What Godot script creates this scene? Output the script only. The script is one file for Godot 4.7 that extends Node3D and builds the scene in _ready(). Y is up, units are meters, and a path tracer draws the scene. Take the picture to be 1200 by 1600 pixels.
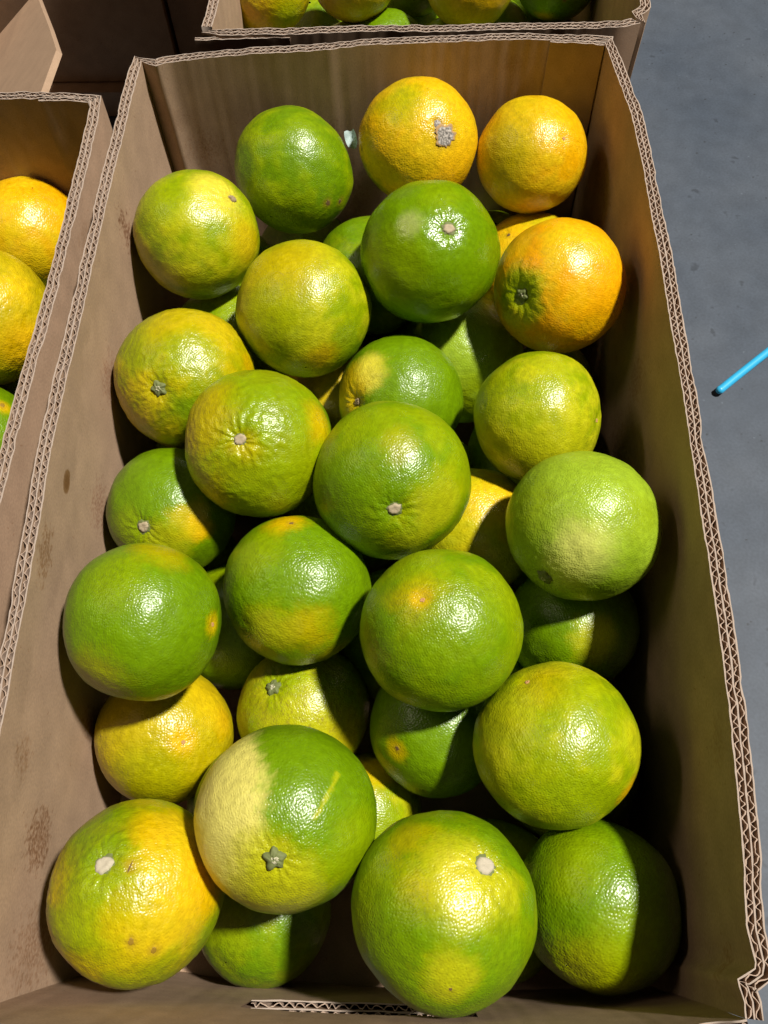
extends Node3D
# Trays of green and yellow oranges in cardboard boxes on a warehouse floor, under one hanging lamp.

const RIM := 0.212          # height of the box rims
const LAMP_AT := Vector3(2.5, 5.55, -0.55)
var used := {}
var mat := {}
var n_low := FastNoiseLite.new()
var n_mid := FastNoiseLite.new()
var n_fine := FastNoiseLite.new()
var rng := RandomNumberGenerator.new()
# base colours (linear) of the peel
var tint := {
	"celery": Color(0.60, 0.62, 0.14), "green": Color(0.138, 0.250, 0.001), "lime": Color(0.250, 0.335, 0.001), "yellowgreen": Color(0.45, 0.445, 0.008),
	"palegreen": Color(0.29, 0.42, 0.022), "olive": Color(0.27, 0.31, 0.003), "mustard": Color(0.48, 0.38, 0.004),
	"yellow": Color(0.68, 0.465, 0.005), "paleyellow": Color(0.72, 0.61, 0.05), "amber": Color(0.78, 0.44, 0.004),
	"orange": Color(0.76, 0.34, 0.003), "cream": Color(0.70, 0.62, 0.15), "pale": Color(0.44, 0.45, 0.16), "russet": Color(0.42, 0.26, 0.03)}


func _ready() -> void:
	rng.seed = 7
	# ---- camera, air, lamp, exposure
	var cam := Camera3D.new()
	cam.name = "camera"
	cam.fov = 63.2
	cam.near = 0.02
	cam.far = 60.0
	cam.transform = Transform3D(Basis(Vector3(0.999720, -0.019094, -0.013997), Vector3(-0.003584, 0.462342, -0.886695), Vector3(0.023402, 0.886496, 0.462144)), Vector3(0, 0.590, 0))
	add_child(cam)
	var env := Environment.new()
	env.background_mode = Environment.BG_COLOR
	env.background_color = Color(0.010, 0.010, 0.0101).linear_to_srgb()
	env.tonemap_mode = Environment.TONE_MAPPER_LINEAR
	env.tonemap_exposure = 1.0
	env.sdfgi_enabled = true
	env.ssao_enabled = true
	env.ssil_enabled = true
	var we := WorldEnvironment.new()
	we.name = "warehouse_air"
	we.environment = env
	add_child(we)
	for pair in [[n_low, 1.0], [n_mid, 3.4], [n_fine, 11.0]]:
		pair[0].noise_type = FastNoiseLite.TYPE_SIMPLEX_SMOOTH
		pair[0].seed = 11 + int(pair[1] * 10)
		pair[0].frequency = pair[1]
		pair[0].fractal_type = FastNoiseLite.FRACTAL_FBM
		pair[0].fractal_octaves = 2
	make_materials()
	hanging_lamp(LAMP_AT, 74.0)
	tube_lamp(Vector3(-2.8, 3.3, -0.7), 1.7)
	floor_slab()
	front_box()
	left_box()
	back_box()
	other_boxes()
	fruits()
	blue_straw()
	for p in [[-0.093, -0.652, 0.02], [-0.004, -0.655, 0.02], [0.085, -0.655, 0.02], [0.128, -0.735, 0.02], [-0.05, -0.735, 0.03], [0.04, -0.738, 0.03], [-0.095, -0.825, 0.0], [-0.005, -0.83, 0.0], [0.085, -0.825, 0.0], [0.13, -0.90, 0.0], [-0.05, -0.915, 0.0], [0.04, -0.915, 0.0]]:
		deep_orange(Vector3(p[0], 0.052 + p[2], p[1]), 0.0445, "box behind")
	for p in [[-0.272, -0.46, 0.0], [-0.28, -0.365, 0.0], [-0.275, -0.27, 0.01], [-0.28, -0.175, 0.0], [-0.37, -0.41, 0.0], [-0.37, -0.31, 0.0], [-0.37, -0.21, 0.0], [-0.32, -0.40, 0.075], [-0.32, -0.28, 0.075]]:
		deep_orange(Vector3(p[0], 0.052 + p[2], p[1]), 0.0445, "left box")
	paper_scrap()


# ------------------------------------------------------------------ naming
func numbered(called: String) -> String:
	var n: int = used.get(called, 0)
	used[called] = n + 1
	return called if n == 0 else "%s_%03d" % [called, n]


func tag(o: Node, label: String, category: String, group := "", kind := "") -> void:
	if label: o.set_meta("label", label)
	if category: o.set_meta("category", category)
	if group: o.set_meta("group", group)
	if kind: o.set_meta("kind", kind)


func thing(called: String, label: String, category: String, at := Vector3.ZERO, group := "") -> Node3D:
	var o := Node3D.new()
	o.name = numbered(called)
	add_child(o)
	o.position = at
	tag(o, label, category, group)
	return o


func put(called: String, mesh: Mesh, parent: Node, kind := "") -> MeshInstance3D:
	var o := MeshInstance3D.new()
	o.name = called
	o.mesh = mesh
	parent.add_child(o, true)
	tag(o, "", "", "", kind)
	return o


# ------------------------------------------------------------------ materials
func plain(r: float, g: float, b: float, rough: float, spec := 0.5) -> StandardMaterial3D:
	var m := StandardMaterial3D.new()
	m.albedo_color = Color(r, g, b).linear_to_srgb()
	m.roughness = rough
	m.metallic_specular = spec
	return m


func noise_image(side: int, freq: float, octaves: int, seed_: int) -> Image:
	var n := FastNoiseLite.new()
	n.seed = seed_
	n.noise_type = FastNoiseLite.TYPE_SIMPLEX_SMOOTH
	n.frequency = freq
	n.fractal_octaves = octaves
	return n.get_seamless_image(side, side)


func wrap_tex(im: Image) -> ImageTexture:
	return ImageTexture.create_from_image(im)


func peel_height(side: int, cells: int, seed_: int) -> Image:
	# oil glands: rounded bumps, a pit where several meet; jittered cells that wrap round
	var r := RandomNumberGenerator.new()
	r.seed = seed_
	var px := PackedVector2Array()
	var size := PackedFloat32Array()
	for i in cells * cells:
		px.append(Vector2(i % cells + r.randf_range(0.1, 0.9), i / cells + r.randf_range(0.1, 0.9)))
		size.append(r.randf_range(0.35, 1.0))
	var undul := noise_image(side, 0.012, 2, seed_ + 3)
	var im := Image.create(side, side, false, Image.FORMAT_RF)
	var k := float(cells) / side
	for y in side:
		var v := y * k
		var cy := int(v)
		for x in side:
			var u := x * k
			var cx := int(u)
			var d1 := 9.0
			var s := 1.0
			for oy in [-1, 0, 1]:
				for ox in [-1, 0, 1]:
					var gx: int = cx + ox
					var gy: int = cy + oy
					var id: int = posmod(gy, cells) * cells + posmod(gx, cells)
					var p: Vector2 = px[id]
					var dx: float = u - (p.x - id % cells + gx)
					var dy: float = v - (p.y - id / cells + gy)
					var d := dx * dx + dy * dy
					if d < d1:
						d1 = d
						s = size[id]
			var pit := exp(-d1 * 9.0) * s
			im.set_pixel(x, y, Color(clampf(0.80 - 0.62 * pit + 0.5 * (undul.get_pixel(x, y).r - 0.5), 0, 1), 0, 0))
	return im


func peel_tint(side: int, seed_: int) -> Image:
	# fine print of the peel itself: faint mottling, paler gland dots and a few dark specks
	var a := noise_image(side, 0.02, 3, seed_)
	var im := Image.create(side, side, false, Image.FORMAT_RGB8)
	for y in side:
		for x in side:
			var v := 0.93 + 0.15 * (a.get_pixel(x, y).r - 0.5)
			im.set_pixel(x, y, Color(v, v, v * 0.98))
	var r := RandomNumberGenerator.new()
	r.seed = seed_
	for i in 2600:
		var c := Vector2(r.randf() * side, r.randf() * side)
		var dark := r.randf() < 0.16
		var rad := r.randf_range(1.2, 2.6) * (0.9 if dark else 1.0)
		for oy in range(-3, 4):
			for ox in range(-3, 4):
				var f := clampf(1.3 - Vector2(ox, oy).length() / rad, 0, 1)
				if f > 0:
					var x := posmod(int(c.x) + ox, side)
					var y := posmod(int(c.y) + oy, side)
					var was := im.get_pixel(x, y)
					im.set_pixel(x, y, was.lerp(Color(0.55, 0.42, 0.25) if dark else Color(1, 1, 0.90), f * (0.55 if dark else 0.5)))
	return im


func kraft_image(w: int, h: int, seed_: int) -> Image:
	var n := FastNoiseLite.new()
	n.seed = seed_
	n.noise_type = FastNoiseLite.TYPE_SIMPLEX_SMOOTH
	n.frequency = 0.02
	n.fractal_octaves = 4
	var big := n.get_seamless_image(w, h)
	n.frequency = 0.28
	n.fractal_octaves = 2
	n.seed = seed_ + 1
	var fine := n.get_seamless_image(w, h)
	var im := Image.create(w, h, false, Image.FORMAT_RGB8)
	for y in h:
		for x in w:
			var v := 0.90 + 0.09 * (big.get_pixel(x, y).r - 0.5) + 0.13 * (fine.get_pixel(x, y).r - 0.5)
			im.set_pixel(x, y, Color(v, v * 0.995, v * 0.985))
	var r := RandomNumberGenerator.new()
	r.seed = seed_
	for i in 260:      # fibre flecks
		var p := Vector2(r.randf() * w, r.randf() * h)
		var dir := Vector2.from_angle(r.randf() * TAU)
		var c := Color(0.62, 0.5, 0.4) if r.randf() < 0.6 else Color(1, 1, 0.97)
		for k in int(r.randf_range(2, 7)):
			var q := p + dir * k
			var x := posmod(int(q.x), w)
			var y := posmod(int(q.y), h)
			im.set_pixel(x, y, im.get_pixel(x, y).lerp(c, 0.4))
	return im


func blotch(im: Image, u: float, v: float, ru: float, rv: float, c: Color, strength: float, broken: float, seed_: int) -> void:
	var n := FastNoiseLite.new()
	n.seed = seed_
	n.frequency = 0.09
	n.fractal_octaves = 5
	var w := im.get_width()
	var h := im.get_height()
	for y in range(maxi(0, int((v - rv * 1.3) * h)), mini(h, int((v + rv * 1.3) * h))):
		for x in range(maxi(0, int((u - ru * 1.3) * w)), mini(w, int((u + ru * 1.3) * w))):
			var e := Vector2((float(x) / w - u) / ru, (float(y) / h - v) / rv).length()
			var f := clampf((1.0 - e + broken * n.get_noise_2d(x, y)) * (1.2 + 5.0 * (1.0 - minf(broken, 1.0))), 0, 1) * strength
			if broken > 0.3: f *= clampf(0.55 + 1.1 * n.get_noise_2d(y * 2.2, x * 2.2), 0, 1)
			var was := im.get_pixel(x, y)
			im.set_pixel(x, y, was.lerp(was * c, f))


func make_materials() -> void:
	var ph := wrap_tex(peel_height(512, 30, 3))
	var pt := wrap_tex(peel_tint(512, 5))
	for k in [["peel", 0.33, 0.039, 26.0], ["peel_coarse", 0.33, 0.044, 22.0], ["peel_glossy", 0.27, 0.024, 25.0]]:
		var m := StandardMaterial3D.new()
		m.vertex_color_use_as_albedo = true
		m.albedo_texture = pt
		m.roughness = k[1]
		m.metallic_specular = 0.5
		m.heightmap_enabled = true
		m.heightmap_texture = ph
		m.heightmap_scale = k[2]
		m.uv1_triplanar = true
		m.uv1_scale = Vector3.ONE * k[3]
		mat[k[0]] = m
	var kraft := kraft_image(512, 512, 21)
	var m2 := plain(0.465, 0.318, 0.212, 0.85, 0.25)
	m2.albedo_texture = wrap_tex(kraft)
	m2.uv1_triplanar = true
	m2.uv1_world_triplanar = true
	m2.uv1_scale = Vector3.ONE * 5.0
	mat["kraft"] = m2
	# the inside of the front box's left wall carries stains
	var im := kraft_image(1024, 384, 33)
	blotch(im, 0.437, 0.140, 0.0140, 0.028, Color(0.70, 0.60, 0.44), 0.8, 0.12, 1)
	blotch(im, 0.437, 0.142, 0.0085, 0.018, Color(0.86, 0.80, 0.70), 0.5, 0.12, 2)
	blotch(im, 0.120, 0.350, 0.028, 0.085, Color(0.58, 0.44, 0.33), 0.65, 0.7, 3)
	blotch(im, 0.035, 0.440, 0.034, 0.150, Color(0.66, 0.53, 0.42), 0.45, 0.9, 4)
	blotch(im, 0.600, 0.310, 0.030, 0.100, Color(0.66, 0.50, 0.42), 0.4, 0.9, 5)
	blotch(im, 0.780, 0.170, 0.018, 0.090, Color(0.56, 0.40, 0.32), 0.8, 1.2, 6)
	blotch(im, 0.460, 0.430, 0.030, 0.100, Color(0.64, 0.48, 0.42), 0.4, 0.9, 7)
	blotch(im, 0.240, 0.640, 0.022, 0.110, Color(0.60, 0.46, 0.34), 0.4, 0.9, 8)
	blotch(im, 0.350, 0.070, 0.030, 0.050, Color(0.70, 0.58, 0.44), 0.6, 0.8, 9)
	blotch(im, 0.180, 0.160, 0.020, 0.060, Color(0.70, 0.58, 0.46), 0.5, 1.0, 10)
	var m3 := plain(0.465, 0.318, 0.212, 0.85, 0.25)
	m3.albedo_texture = wrap_tex(im)
	var ridges := Image.create(1024, 384, false, Image.FORMAT_RF)      # the flutes show through the liner as faint ridges
	var grain := noise_image(1024, 0.25, 2, 71)
	var slow := noise_image(1024, 0.01, 2, 72)
	for y in 384:
		for x in 1024:
			var k := 0.5 + 0.5 * sin(x / 1024.0 * TAU * 110.0 + 2.0 * slow.get_pixel(x, y).r)
			ridges.set_pixel(x, y, Color(0.35 + 0.35 * k * slow.get_pixel(y, x).r + 0.25 * grain.get_pixel(x, y).r, 0, 0))
	m3.heightmap_enabled = true
	m3.heightmap_texture = wrap_tex(ridges)
	m3.heightmap_scale = 0.006
	var im2 := kraft_image(1024, 384, 37)
	for i in 16:
		blotch(im2, rng.randf(), rng.randf_range(0.05, 0.9), rng.randf_range(0.01, 0.05), rng.randf_range(0.02, 0.12), Color(0.72, 0.6, 0.48), rng.randf_range(0.15, 0.45), rng.randf_range(0.6, 1.1), 100 + i)
	for i in 14:      # rubbed streaks
		blotch(im2, rng.randf(), rng.randf_range(0.1, 0.8), rng.randf_range(0.03, 0.10), rng.randf_range(0.006, 0.014), Color(1.10, 1.08, 1.06), rng.randf_range(0.15, 0.4), 0.9, 200 + i)
	var m5: StandardMaterial3D = m3.duplicate()
	m5.albedo_texture = wrap_tex(im2)
	mat["kraft_worn"] = m5
	var m6: StandardMaterial3D = m5.duplicate()
	m6.heightmap_enabled = false
	mat["kraft_back"] = m6
	mat["kraft_stained"] = m3
	mat["cut_paper"] = plain(0.34, 0.272, 0.22, 0.9, 0.2)
	mat["flute_paper"] = plain(0.36, 0.265, 0.20, 0.9, 0.2)
	var fl := kraft_image(512, 512, 52)
	var m4 := plain(0.108, 0.134, 0.172, 0.6, 0.4)
	m4.albedo_texture = wrap_tex(floor_image(1024))
	m4.uv1_triplanar = true
	m4.uv1_world_triplanar = true
	m4.uv1_scale = Vector3.ONE * 1.1
	m4.heightmap_enabled = true
	m4.heightmap_texture = wrap_tex(fl)
	m4.heightmap_scale = 0.03
	mat["floor"] = m4
	mat["straw"] = plain(0.03, 0.36, 0.62, 0.4)
	mat["straw_dark"] = plain(0.02, 0.22, 0.42, 0.6)
	mat["button"] = plain(0.36, 0.29, 0.18, 0.85)
	mat["chalk"] = plain(0.42, 0.37, 0.27, 0.9)
	mat["stub"] = plain(0.26, 0.19, 0.10, 0.85)
	mat["star"] = plain(0.13, 0.15, 0.045, 0.75)
	mat["star_core"] = plain(0.40, 0.38, 0.24, 0.85)
	mat["navel"] = plain(0.42, 0.22, 0.08, 0.8)
	mat["brown"] = plain(0.13, 0.075, 0.02, 0.8)
	mat["rust"] = plain(0.25, 0.15, 0.008, 0.6)
	mat["streak"] = plain(0.42, 0.46, 0.09, 0.6)
	mat["scab_rim"] = plain(0.36, 0.22, 0.09, 0.85)
	var sc := plain(0.97, 0.88, 0.77, 0.95)
	var si := noise_image(256, 0.045, 4, 81)
	si.convert(Image.FORMAT_RGB8)
	si.adjust_bcs(1.15, 0.55, 1.0)
	sc.albedo_texture = wrap_tex(si)
	sc.uv1_triplanar = true
	sc.uv1_scale = Vector3.ONE * 38.0
	sc.heightmap_enabled = true
	sc.heightmap_texture = sc.albedo_texture
	sc.heightmap_scale = 0.02
	mat["scab"] = sc
	mat["metal"] = plain(0.35, 0.36, 0.38, 0.45)
	mat["sticker"] = plain(0.30, 0.38, 0.36, 0.6)
	var lit := plain(0.9, 0.9, 0.9, 0.5)
	lit.emission_enabled = true
	lit.emission = Color(1.0, 0.98, 0.95)
	lit.emission_energy_multiplier = 4.0
	mat["glow"] = lit
	var soft := plain(0.9, 0.9, 0.9, 0.5)
	soft.emission_enabled = true
	soft.emission = Color(1.0, 0.93, 0.82)
	soft.emission_energy_multiplier = 1.0
	mat["glow_soft"] = soft


func floor_image(side: int) -> Image:
	var big := noise_image(side, 0.006, 4, 61)
	var mid := noise_image(side, 0.03, 4, 62)
	var fine := noise_image(side, 0.3, 2, 63)
	var im := Image.create(side, side, false, Image.FORMAT_RGB8)
	for y in side:
		for x in side:
			var b := big.get_pixel(x, y).r
			var v := 0.72 + 0.11 * (b - 0.5) + 0.09 * (mid.get_pixel(x, y).r - 0.5) + 0.10 * (fine.get_pixel(x, y).r - 0.5)
			v *= 1.0 - 0.22 * smoothstep(0.80, 0.92, mid.get_pixel(x, y).r)
			im.set_pixel(x, y, Color(v * lerpf(0.98, 1.02, b), v, v * lerpf(1.02, 0.98, b)))
	var r := RandomNumberGenerator.new()
	r.seed = 9
	for i in 900:      # grit
		var x := r.randi() % side
		var y := r.randi() % side
		var c := Color(0.42, 0.40, 0.37) if r.randf() < 0.7 else Color(0.95, 0.94, 0.92)
		for k in r.randi_range(1, 4):
			var q := Vector2i(posmod(x + k % 2, side), posmod(y + k / 2, side))
			im.set_pixel(q.x, q.y, im.get_pixel(q.x, q.y).lerp(c, r.randf_range(0.3, 0.9)))
	return im


# ------------------------------------------------------------------ the setting and the lamp
func floor_slab() -> void:
	var b := BoxMesh.new()
	b.size = Vector3(14, 0.1, 14)
	b.material = mat["floor"]
	var o := put("floor", b, self)
	o.position = Vector3(0, -0.0505, -2)
	o.set_meta("kind", "structure")


func hanging_lamp(at: Vector3, energy: float) -> void:
	var t := thing("hanging_lamp", "round white warehouse lamp hanging high above the boxes", "lamp", at)
	t.look_at_from_position(at, Vector3(-0.02, 0.15, -0.3), Vector3(0, 0, 1))
	var shade := CylinderMesh.new()
	shade.top_radius = 0.24
	shade.bottom_radius = 0.15
	shade.height = 0.14
	shade.material = mat["metal"]
	var h := put("lamp_housing", shade, t)
	h.rotation.x = -PI / 2
	h.position.z = 0.08
	var face := CylinderMesh.new()
	face.top_radius = 0.21
	face.bottom_radius = 0.21
	face.height = 0.006
	face.material = mat["glow"]
	var g := put("lamp_glass", face, t)
	g.rotation.x = -PI / 2
	g.position.z = 0.005
	var a := AreaLight3D.new()
	a.name = "lamp_light"
	a.area_size = Vector2(0.36, 0.36)
	a.light_color = Color(1.0, 0.98, 0.95)
	a.light_energy = energy
	a.area_range = 20.0
	a.shadow_enabled = true
	a.position.z = -0.006
	t.add_child(a)


func tube_lamp(at: Vector3, energy: float) -> void:
	# the next row of lights, far to the left: its weak soft light reaches the inside of the right walls
	var t := thing("tube_lamp", "long fluorescent ceiling lamp high up to the left of the boxes", "lamp", at)
	t.look_at_from_position(at, Vector3(0.0, 0.15, -0.3), Vector3.UP)
	slab(t, "lamp_housing", Vector3(1.46, 0.20, 0.07), Vector3(0, 0, 0.045), mat["metal"])
	slab(t, "lamp_tube", Vector3(1.40, 0.16, 0.006), Vector3(0, 0, 0.004), mat["glow_soft"])
	var a := AreaLight3D.new()
	a.name = "lamp_light"
	a.area_size = Vector2(1.4, 0.16)
	a.light_color = Color(1.0, 0.93, 0.82)
	a.light_energy = energy
	a.area_range = 20.0
	a.shadow_enabled = true
	a.position.z = -0.006
	t.add_child(a)


func blue_straw() -> void:
	var p := PackedVector3Array()
	for i in 13:
		var u := i / 12.0
		p.append(Vector3(0.2690 + 0.150 * u, 0.0046, -0.4235 - 0.118 * u - 0.003 * sin(u * PI)))
	var st := SurfaceTool.new()
	st.begin(Mesh.PRIMITIVE_TRIANGLES)
	tube(st, p, 0.0035, 14)
	st.generate_normals()
	st.set_material(mat["straw"])
	var t := thing("drinking_straw", "bright blue plastic straw lying on the grey floor right of the boxes", "straw", Vector3.ZERO)
	put("straw_tube", st.commit(), t)
	var e := SphereMesh.new()
	e.radius = 0.00348
	e.height = 0.00696
	e.material = mat["straw"]
	put("end_cap", e, t).position = p[0]


func paper_scrap() -> void:
	# a torn bit of pale label paper wedged between two oranges by the back wall
	var st := SurfaceTool.new()
	st.begin(Mesh.PRIMITIVE_TRIANGLES)
	var at := func(i: int, j: int, k: float) -> Vector3:
		var u := i / 8.0 - 0.5
		var v := j / 8.0 - 0.5
		return Vector3(u * (0.009 - 0.002 * v * v * 4.0), k + 0.004 * u * u * 4.0 + 0.0012 * sin(v * 9.0 + u * 5.0), v * 0.013 + 0.0006 * sin(u * 7.0))
	for i in 8:
		for j in 8:
			for k in 2:
				quad(st, [at.call(i, j, k * 0.0004), at.call(i + 1, j, k * 0.0004), at.call(i + 1, j + 1, k * 0.0004), at.call(i, j + 1, k * 0.0004)], k == 0, [])
	st.generate_normals()
	st.set_material(mat["sticker"])
	var o := put("paper_scrap", st.commit(), self)
	o.position = Vector3(-0.0410, 0.1563, -0.5479)
	o.rotation = Vector3(0.5, 0.3, 0.2)
	tag(o, "torn pale bluish paper scrap wedged between the green and yellow oranges at the back", "paper")


func tube(st: SurfaceTool, p: PackedVector3Array, r: float, seg: int) -> void:
	for i in p.size() - 1:
		for j in seg:
			var q := []
			for c in [[i, j], [i + 1, j], [i + 1, j + 1], [i, j + 1]]:
				var k: int = c[0]
				var tan := (p[mini(k + 1, p.size() - 1)] - p[maxi(k - 1, 0)]).normalized()
				var s := tan.cross(Vector3.UP).normalized()
				var a: float = TAU * c[1] / seg
				q.append(p[k] + (s * cos(a) + s.cross(tan) * sin(a)) * r)
			for k in [0, 1, 2, 0, 2, 3]: st.add_vertex(q[k])


# ------------------------------------------------------------------ corrugated board
# A wall of double-wall board: three liner sheets with two rows of fluted paper between them.
# top / bot: the wall's inner face seen from above, in centimetres; out_: +1 when outward lies to the left of the path.
func resample(p: PackedVector2Array, n: int) -> PackedVector2Array:
	var len_ := PackedFloat32Array([0.0])
	for i in range(1, p.size()): len_.append(len_[i - 1] + p[i].distance_to(p[i - 1]))
	var out := PackedVector2Array()
	var k := 0
	for i in n + 1:
		var s := len_[len_.size() - 1] * i / n
		while k < p.size() - 2 and len_[k + 1] < s: k += 1
		var f := clampf((s - len_[k]) / maxf(len_[k + 1] - len_[k], 1e-6), 0, 1)
		out.append(p[k].lerp(p[k + 1], f))
	return out


func wall(parent: Node, called: String, top: PackedVector2Array, bot: PackedVector2Array, out_: float, o := {}) -> MeshInstance3D:
	var y0: float = o.get("y0", 0.0035)
	var y1: float = o.get("y1", RIM)
	var thick: float = o.get("thick", 0.0078)
	var rows: int = o.get("rows", 2)
	var liner := 0.00075
	var pitch: float = o.get("pitch", 0.0054)
	var skin: Material = o.get("skin", mat["kraft"])
	var length := 0.0
	for i in range(1, top.size()): length += top[i].distance_to(top[i - 1]) * 0.01
	var per: int = o.get("per", 8)
	var n := maxi(6, int(length / pitch) * per)
	var tp := resample(top, n)
	var bp := resample(bot, n)
	var nrm := PackedVector2Array()
	for i in n + 1:
		var w := int(per * 0.7)
		var t := (tp[mini(i + w, n)] - tp[maxi(i - w, 0)]).normalized()
		nrm.append(Vector2(t.y, -t.x) * out_)
	if o.has("c0"): for i in per * 2: nrm[i] = (o["c0"] as Vector2).lerp(nrm[i], smoothstep(0, 1, i / (per * 2.0)))
	if o.has("c1"): for i in per * 2: nrm[n - i] = (o["c1"] as Vector2).lerp(nrm[n - i], smoothstep(0, 1, i / (per * 2.0)))
	var wob := FastNoiseLite.new()
	wob.seed = hash(called + str(top[0]))
	wob.frequency = 1.0
	var dip: Array = o.get("dip", [])        # [from, to, depth] along the wall: torn or pressed rim
	var height := func(i: int) -> float:
		var u := float(i) / n
		var y := y1 + 0.0009 * wob.get_noise_2d(u * length * 90.0, 3.0) + 0.0010 * wob.get_noise_2d(u * length * 9.0, 8.0)
		for d in dip: y -= d[2] * smoothstep(0, 0.35, clampf(minf(u - d[0], d[1] - u) / (d[1] - d[0]), 0, 1)) if u > d[0] and u < d[1] else 0.0
		return y
	var bulge: float = o.get("bulge", 0.0)
	var at := func(i: int, h: float, off: float) -> Vector3:
		var u := float(i) / n
		var x: Vector2 = bp[i].lerp(tp[i], h) * 0.01
		off += bulge * sin(PI * clampf(h, 0, 1)) * sin(PI * u) + float(o.get("warp", 0.0016)) * wob.get_noise_2d(u * length * 7.0, h * 2.2 + 5.0) * (1.0 if h < 0.9 else 0.5)
		off += 0.00030 * wob.get_noise_2d(u * length * 150.0, off * 900.0)
		off *= 1.0 - 0.30 * maxf(0.0, wob.get_noise_2d(u * length * 22.0, 70.0))
		x += nrm[i] * off
		return Vector3(x.x, lerpf(y0, height.call(i), h), x.y)
	var mesh := ArrayMesh.new()
	var faces := SurfaceTool.new()
	faces.begin(Mesh.PRIMITIVE_TRIANGLES)
	var edges := SurfaceTool.new()
	edges.begin(Mesh.PRIMITIVE_TRIANGLES)
	var step := maxi(1, per / 2)
	var hole: Array = o.get("hole", [])      # [from, to, lower edge, upper edge] as shares of length and height
	var hs := [0.0, 0.12, 0.25, 0.38, 0.5, 0.62, 0.74, 0.85, 0.93, 1.0]
	if hole: hs = [0.0, 0.12, 0.25, 0.38, hole[2], hole[3], 0.82, 0.93, 1.0]
	var lower := func(i: int) -> float:
		var u: float = clampf((float(i) / n - hole[0]) / (hole[1] - hole[0]), 0, 1)
		return hole[2] + 0.035 * (1.0 - smoothstep(0.0, 0.12, u) + smoothstep(0.88, 1.0, u))
	var level := func(i: int, k: int) -> float: return lower.call(i) if hole and k == 4 and float(i) / n > hole[0] - 0.02 and float(i) / n < hole[1] + 0.02 else hs[k]
	for s in rows + 1:
		var a := s * (thick - liner) / rows
		var group := s * 4 + 1
		for face in 2:
			var off: float = a + face * liner
			var flip := (face == 1) == (out_ > 0)
			var hh: Array = hs if hole or (s == 0 and face == 0) or (s == rows and face == 1) else [0.0, 0.5, 1.0]
			faces.set_smooth_group(group + face)
			for i in range(0, n, step):
				var i2 := mini(i + step, n)
				for k in hh.size() - 1:
					if hole and k == 4 and float(i) / n >= hole[0] and float(i2) / n <= hole[1]: continue
					if hole:
						quad(faces, [at.call(i, level.call(i, k), off), at.call(i2, level.call(i2, k), off), at.call(i2, level.call(i2, k + 1), off), at.call(i, level.call(i, k + 1), off)], flip, [])
						continue
					quad(faces, [at.call(i, hh[k], off), at.call(i2, hh[k], off), at.call(i2, hh[k + 1], off), at.call(i, hh[k + 1], off)], flip,
						[Vector2(float(i) / n, 1.0 - hh[k]), Vector2(float(i2) / n, 1.0 - hh[k]), Vector2(float(i2) / n, 1.0 - hh[k + 1]), Vector2(float(i) / n, 1.0 - hh[k + 1])])
		edges.set_smooth_group(100 + s)
		for i in range(0, n, step):
			var i2 := mini(i + step, n)
			quad(edges, [at.call(i, 1.0, a), at.call(i2, 1.0, a), at.call(i2, 1.0, a + liner), at.call(i, 1.0, a + liner)], out_ < 0, [])
			if hole and float(i) / n >= hole[0] and float(i2) / n <= hole[1]:
				quad(edges, [at.call(i, lower.call(i), a), at.call(i2, lower.call(i2), a), at.call(i2, lower.call(i2), a + liner), at.call(i, lower.call(i), a + liner)], out_ < 0, [])
	for end in [0, n]:        # the two ends of the board
		for k in hs.size() - 1:
			quad(edges, [at.call(end, hs[k], 0.0), at.call(end, hs[k], thick), at.call(end, hs[k + 1], thick), at.call(end, hs[k + 1], 0.0)], (end == 0) == (out_ > 0), [])
	faces.generate_normals()
	faces.set_material(skin)
	faces.commit(mesh)
	edges.generate_normals()
	edges.set_material(mat["cut_paper"])
	edges.commit(mesh)
	var made := put(called, mesh, parent)
	var fl := SurfaceTool.new()
	fl.begin(Mesh.PRIMITIVE_TRIANGLES)
	for row in rows:
		var lo := row * (thick - liner) / rows + liner
		var hi := (row + 1) * (thick - liner) / rows
		var paper := 0.00026
		var ph := wob.get_noise_1d(row * 40.0) * 3.0
		for pass_ in (2 if hole else 1):
			var prev := []
			for i in n + 1:
				if pass_ == 1 and (float(i) / n < hole[0] or float(i) / n > hole[1]): continue
				var x := float(i) / per * TAU + ph + 4.5 * wob.get_noise_2d(i * 0.03, row * 9.0) + 1.6 * wob.get_noise_2d(i * 0.16, row * 5.0 + 60.0)
				var tri := asin(sin(x) * 0.97) / asin(0.97)
				var mid: float = lerpf(lo + paper, hi - paper, 0.5 + (0.5 - 0.42 * absf(wob.get_noise_2d(i * 0.11, 40.0 + row))) * clampf(tri * 1.35, -1, 1))
				var rim_h: float = 1.0 if pass_ == 0 else lower.call(i)
				var h0 := rim_h - 0.022 / (y1 - y0)
				var drop := rim_h - absf(0.004 * wob.get_noise_2d(i * 0.9, 20.0 + row))
				var now := [at.call(i, h0, mid - paper), at.call(i, drop, mid - paper), at.call(i, drop, mid + paper), at.call(i, h0, mid + paper)]
				if prev:
					for k in 3:
						fl.set_smooth_group(k)
						quad(fl, [prev[k], now[k], now[k + 1], prev[k + 1]], out_ < 0, [])
				prev = now
	fl.generate_normals()
	fl.set_material(mat["flute_paper"])
	put("corrugation", fl.commit(), made, "stuff")
	return made


func quad(st: SurfaceTool, q: Array, flip: bool, uv: Array) -> void:
	for k in ([0, 2, 1, 0, 3, 2] if flip else [0, 1, 2, 0, 2, 3]):
		if uv: st.set_uv(uv[k])
		st.add_vertex(q[k])


func pts(a: Array) -> PackedVector2Array:
	var p := PackedVector2Array()
	for v in a: p.append(Vector2(v[0], v[1]))
	return p


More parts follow.
